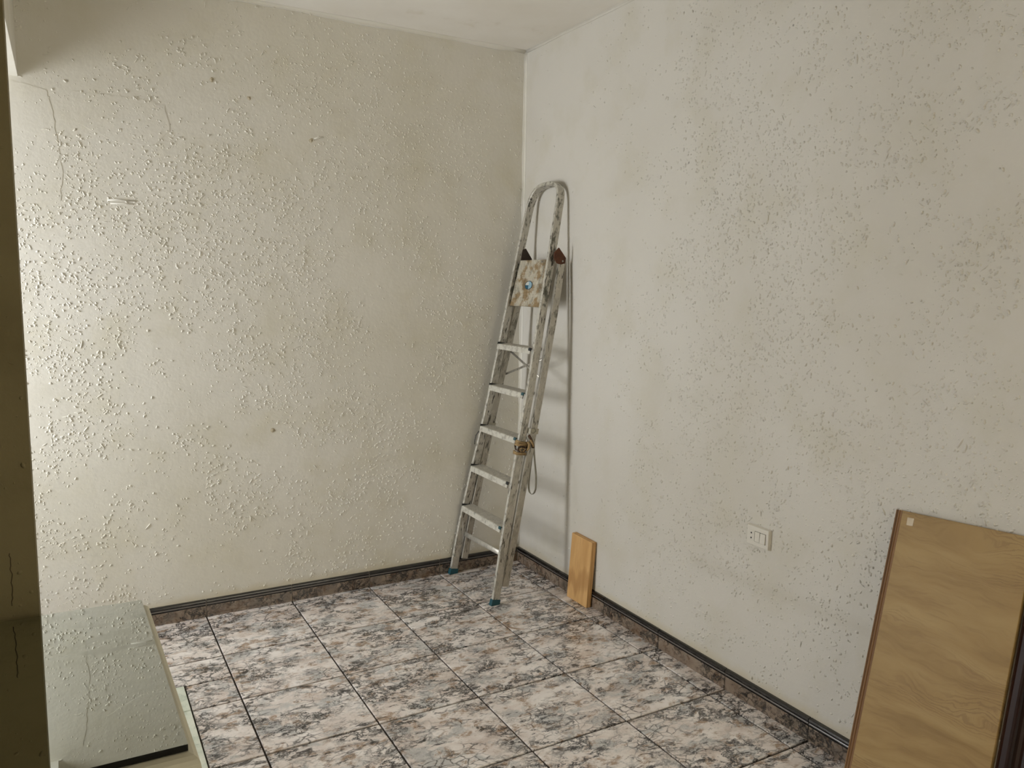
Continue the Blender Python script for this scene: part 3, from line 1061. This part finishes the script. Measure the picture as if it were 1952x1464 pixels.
# oval loop and knot on the outer face
P = [(-0.017 + 0.021 * math.cos(a), yb1 + 0.006, 0.711 + 0.013 * math.sin(a)) for a in np.linspace(0, 2 * math.pi, 16, endpoint=False)]
tube('cord_loop', P, 0.0028, M_ROPED, lad, closed=True, n=7)
P = [(-0.017 + 0.012 * math.cos(a), yb1 + 0.008, 0.708 + 0.007 * math.sin(a)) for a in np.linspace(0, 2 * math.pi, 14, endpoint=False)]
tube('cord_loop', P, 0.0032, M_ROPE, lad, closed=True, n=7)
P = [(-0.041, yb1 + 0.004, 0.745), (-0.046, yb1 + 0.012, 0.735), (-0.046, yb1 + 0.013, 0.718), (-0.042, yb1 + 0.006, 0.706)]
tube('cord_knot', P, 0.0055, M_ROPE, lad, n=8)
P = [(-0.040, yb1 + 0.004, 0.775), (-0.050, yb1 + 0.008, 0.762), (-0.058, yb1 + 0.012, 0.748), (-0.066, yb1 + 0.010, 0.738), (-0.072, yb1 + 0.008, 0.722)]
tube('cord_knot', P, 0.0065, M_ROPED, lad, n=8)
P = [(-0.046, yb1 + 0.012, 0.756), (-0.058, yb1 + 0.016, 0.744), (-0.068, yb1 + 0.012, 0.728)]
tube('cord_knot', P, 0.0048, M_ROPE, lad, n=8)
# strap band round the rear leg, and its loop hanging down
def band(yc, s0_, s1_, hw):
    """closed flat strap round a rear leg"""
    x0, x1, t_ = -0.0435, -0.0805, 0.002
    rings = []
    for (x, y) in ((x0, yc - hw), (x0, yc + hw), (x1, yc + hw), (x1, yc - hw)):
        ox = t_ if x == x0 else -t_
        oy = t_ if y > yc else -t_
        k_ = -0.10 * (x - x0)
        rings.append([(x, y, s0_ + k_), (x, y, s1_ + k_), (x + ox, y + oy, s1_ + k_), (x + ox, y + oy, s0_ + k_)])
    V_, Fc = sweep(rings, closed_path=True)
    bm = bmesh.new()
    vs = [bm.verts.new(v) for v in V_]
    for f in Fc:
        bm.faces.new([vs[j] for j in f])
    return bm_obj('strap_band', bm, M_BAND, lad)
band(0.449, 0.782, 0.806, 0.0115)
band(0.058, 0.757, 0.770, 0.0115)
P = [(-0.044, 0.4625, 0.808), (-0.058, 0.4635, 0.812), (-0.068, 0.4635, 0.798), (-0.056, 0.4635, 0.786), (-0.044, 0.4625, 0.792)]
tube('buckle', P, 0.0022, M_STRAP, lad, closed=True, n=6)
P = [(-0.086, 0.437, 0.745), (-0.090, 0.441, 0.673), (-0.091, 0.450, 0.585), (-0.091, 0.463, 0.535), (-0.091, 0.482, 0.520), (-0.091, 0.503, 0.522),
     (-0.091, 0.517, 0.545), (-0.091, 0.503, 0.600), (-0.090, 0.468, 0.668), (-0.088, 0.443, 0.722), (-0.086, 0.439, 0.745)]
Pp = smooth_path([(y, s) for x, y, s in P], 0.012)
tube('strap_loop', [(-0.0885, y - 0.004, s) for y, s in Pp], 0.0052, M_STRAP, lad, n=8, flat=0.25, up=(0, 1, 0))
P = [(-0.012, 0.062, 0.724), (-0.006, 0.0535, 0.722), (0.003, 0.0505, 0.700), (0.004, 0.0490, 0.675), (0.001, 0.0485, 0.655)]
tube('strap_end', P, 0.0032, M_BLACKISH, lad, n=7, flat=0.5)

# ------------------------------------------------------------------ pine plank by the ladder
pk = bmesh.new()
xb0, xb1 = 0.0180, 0.0430
za = 0.302
lean = 0.0175
A = [(xb1, 0.525, 0.0005), (xb1, 0.681, 0.0005), (xb0, 0.681, 0.0005), (xb0, 0.525, 0.0005)]
B = [(xb1 - lean + 0.0008, 0.532, za), (xb1 - lean + 0.0008, 0.690, za - 0.003), (xb0 - lean + 0.001, 0.690, za - 0.003), (xb0 - lean + 0.001, 0.532, za)]
bm_hex(pk, A + B)
plank = bm_obj('wooden_plank', pk, M_PINE, bevel=0.0025)
tag(plank, 'short pale pine plank standing against the right wall beside the ladder', 'plank')

# ------------------------------------------------------------------ wall socket with two switches
sk = empty('wall_socket', (0.0, 1.6095, 0.592))
tag(sk, 'white plastic wall plate with a two-hole socket and two rocker switches', 'socket')
pw, ph, pt = 0.098, 0.071, 0.013
bm = bmesh.new()
bm_hex(bm, [(0, -pw/2, -ph/2), (0, pw/2, -ph/2), (0, pw/2, ph/2), (0, -pw/2, ph/2),
            (pt, -pw/2 + 0.003, -ph/2 + 0.003), (pt, pw/2 - 0.003, -ph/2 + 0.003), (pt, pw/2 - 0.003, ph/2 - 0.003), (pt, -pw/2 + 0.003, ph/2 - 0.003)])
bm_obj('cover_plate', bm, M_PLASTIC, sk, bevel=0.0015)
bm = bmesh.new()
bm_box(bm, (pt - 0.001, -0.036, -0.017), (pt + 0.0012, -0.0125, 0.017))
so = bm_obj('socket_insert', bm, M_PLASTIC, sk, bevel=0.0006, seg=1)
for zz in (-0.0085, 0.0085):
    cyl('pin_hole', (pt + 0.0008, -0.0265, zz), (1, 0, 0), 0.0030, 0.0007, M_HOLE, so, n=14)
for y0, y1, tl in ((-0.0105, 0.0105, 0.0), (0.0125, 0.0345, 0.0022)):
    bm = bmesh.new()
    bm_hex(bm, [(pt - 0.002, y0, -0.017), (pt - 0.002, y1, -0.017), (pt - 0.002, y1, 0.017), (pt - 0.002, y0, 0.017),
                (pt + 0.0025 + tl, y0, -0.017), (pt + 0.0025 + tl, y1, -0.017), (pt + 0.0022, y1, 0.017), (pt + 0.0022, y0, 0.017)])
    bm_obj('rocker_switch', bm, M_PLASTIC, sk, bevel=0.0008, seg=1)
bm = bmesh.new()
bm_box(bm, (pt - 0.001, -0.0122, -0.0182), (pt + 0.0002, 0.0358, 0.0182))
bm_obj('switch_recess', bm, plain('recess_grey', (70, 66, 56), 0.6), sk)

# ------------------------------------------------------------------ oak panel leaning at the right
PA = Vector((0.016, 2.09561, 0.81540))           # top-left corner of the front face
PE = Vector((0.0, 0.998175, 0.060396))           # along the top edge
PD = Vector((0.284015, 0.057909, -0.957069))     # down the panel
PN = PE.cross(PD)
if PN.x < 0:
    PN = -PN
def panel_frame(name, origin):
    o = bpy.data.objects.new(name, None)
    # local x = out of the face, y = along the top, z = up the panel
    Mx = Matrix((PN, PE, -PD)).transposed().to_4x4()
    Mx.translation = origin
    o.matrix_world = Mx
    COL.objects.link(o)
    return o
PL, PWD, PT = 0.850, 0.3625, 0.0150
pan = panel_frame('wood_panel', PA + PD * PL)     # base: lower-left corner on the floor
tag(pan, 'pale oak-effect board with a grooved brown edge leaning on the right wall', 'panel')
box('board', (-PT, 0.0245, 0.0), (0.0, PWD, PL), M_OAK, pan, bevel=0.0008, seg=1)
lipprof = [(-0.0150, 0.0015), (-0.0105, 0.0), (-0.0080, 0.0008), (-0.0060, 0.0030), (-0.0048, 0.0065), (-0.0062, 0.0080), (-0.0060, 0.0100), (-0.0034, 0.0118),
           (-0.0022, 0.0150), (-0.0036, 0.0168), (-0.0032, 0.0190), (-0.0008, 0.0210), (-0.0004, 0.0244), (-0.0150, 0.0244)]
V, Fc = sweep([[(x, y, zz) for x, y in lipprof] for zz in (0.0, PL)])
bm = bmesh.new()
vs = [bm.verts.new(v) for v in V]
for f in Fc:
    bm.faces.new([vs[j] for j in f])
lp_ = bm_obj('edge_moulding', bm, M_LIP, pan)
lp_['label'] = 'grooved brown edge moulding'
# flaking patch of old tape near its upper corner
tp = bmesh.new()
bm_box(tp, (0.0001, 0.043, PL - 0.036), (0.0006, 0.062, PL - 0.015))
bm_obj('tape_patch', tp, plain('tape_pale', (172, 148, 100), 0.22, 0.0, 0.1), pan)

# dark brown moulded board beside it
DX = 0.3700
dk = panel_frame('dark_board', PA + PD * (PL + 0.0225) + PE * DX)
tag(dk, 'dark brown moulded board leaning just right of the pale oak board', 'board')
dp = [(-0.015, 0.0), (-0.004, 0.0), (-0.002, 0.0035), (-0.004, 0.007), (-0.0045, 0.018), (-0.002, 0.024), (0.003, 0.030), (0.0055, 0.036), (0.003, 0.042),
      (-0.002, 0.047), (-0.004, 0.052), (-0.004, 0.150), (-0.015, 0.150)]
V, Fc = sweep([[(x, y, zz) for x, y in dp] for zz in (0.0, 0.845)])
bm = bmesh.new()
vs = [bm.verts.new(v) for v in V]
for f in Fc:
    bm.faces.new([vs[j] for j in f])
bm_obj('moulded_plank', bm, M_DARKWOOD, dk, bevel=0.0)

# ------------------------------------------------------------------ cream cabinet with glossy black top
BR, FR, FL, BL = (1.893, 1.8555), (1.881, 2.391), (2.480, 2.381), (2.490, 1.8375)
ZT = 0.820
cab = empty('cabinet', (2.185, 2.115, 0.0035))
tag(cab, 'low cream cabinet with moulded rim and glossy black glass top at left', 'cabinet')
def cl(p, z_):
    return (p[0] - 2.185, p[1] - 2.115, z_ - 0.0035)
def quad_off(d):
    """glass outline moved outwards by d (right/front/left), back kept near the partition"""
    return [(BR[0] - d, BR[1] - 0.0), (FR[0] - d, FR[1] + d * 1.5), (FL[0] + d, FL[1] + d * 1.5), (BL[0] + d, BL[1] - 0.0)]
g = bmesh.new()
bm_hex(g, [cl(p, ZT - 0.009) for p in (BR, FR, FL, BL)] + [cl(p, ZT) for p in (BR, FR, FL, BL)])
gt = bm_obj('glass_top', g, M_GLASSTOP, cab)
gt['label'] = 'glossy black glass top'
gt.data.materials.append(plain('black_glass_edge', (10, 10, 9), 0.3))
for f in gt.data.polygons:
    if f.normal.z < 0.5:
        f.material_index = 1
g = bmesh.new()
q1 = [(BR[0] + 0.004, BR[1]), (FR[0] + 0.004, FR[1] - 0.004), (FL[0] - 0.004, FL[1] - 0.004), (BL[0] - 0.004, BL[1])]
rim = [(0.0105, 0.7800), (0.0125, 0.7840), (0.0135, 0.7920), (0.0125, 0.8000), (0.0105, 0.8055), (0.0060, 0.8085), (0.0005, 0.8095), (-0.03, 0.8095)]
rings = [[cl(p, z_) for p in quad_off(d)] for d, z_ in rim]
V, Fc = sweep(rings)
vs = [g.verts.new(v) for v in V]
for f in Fc:
    g.faces.new([vs[j] for j in f])
rm = bm_obj('rim', g, M_ENAMEL, cab)
g = bmesh.new()
q2 = quad_off(-0.012)
bm_hex(g, [cl(p, 0.0040) for p in q2] + [cl(p, 0.7805) for p in q2])
bm_obj('body', g, M_CAB, cab)
# doors on the front
for a, b in ((0.03, 0.495), (0.505, 0.97)):
    y_f = 2.387
    xa, xb = 1.90 + (2.465 - 1.90) * a, 1.90 + (2.465 - 1.90) * b
    g = bmesh.new()
    bm_box(g, (xa - 2.185, y_f - 2.115, 0.08), (xb - 2.185, y_f + 0.016 - 2.115, 0.755))
    d = bm_obj('door', g, M_CAB, cab, bevel=0.002)
    kx = xb - 0.03 if a < 0.4 else xa + 0.03
    cyl('knob', (kx - 2.185, y_f + 0.016 - 2.115, 0.66), (0, 1, 0), 0.012, 0.02, M_STEEL, d, n=16, bevel=0.004)
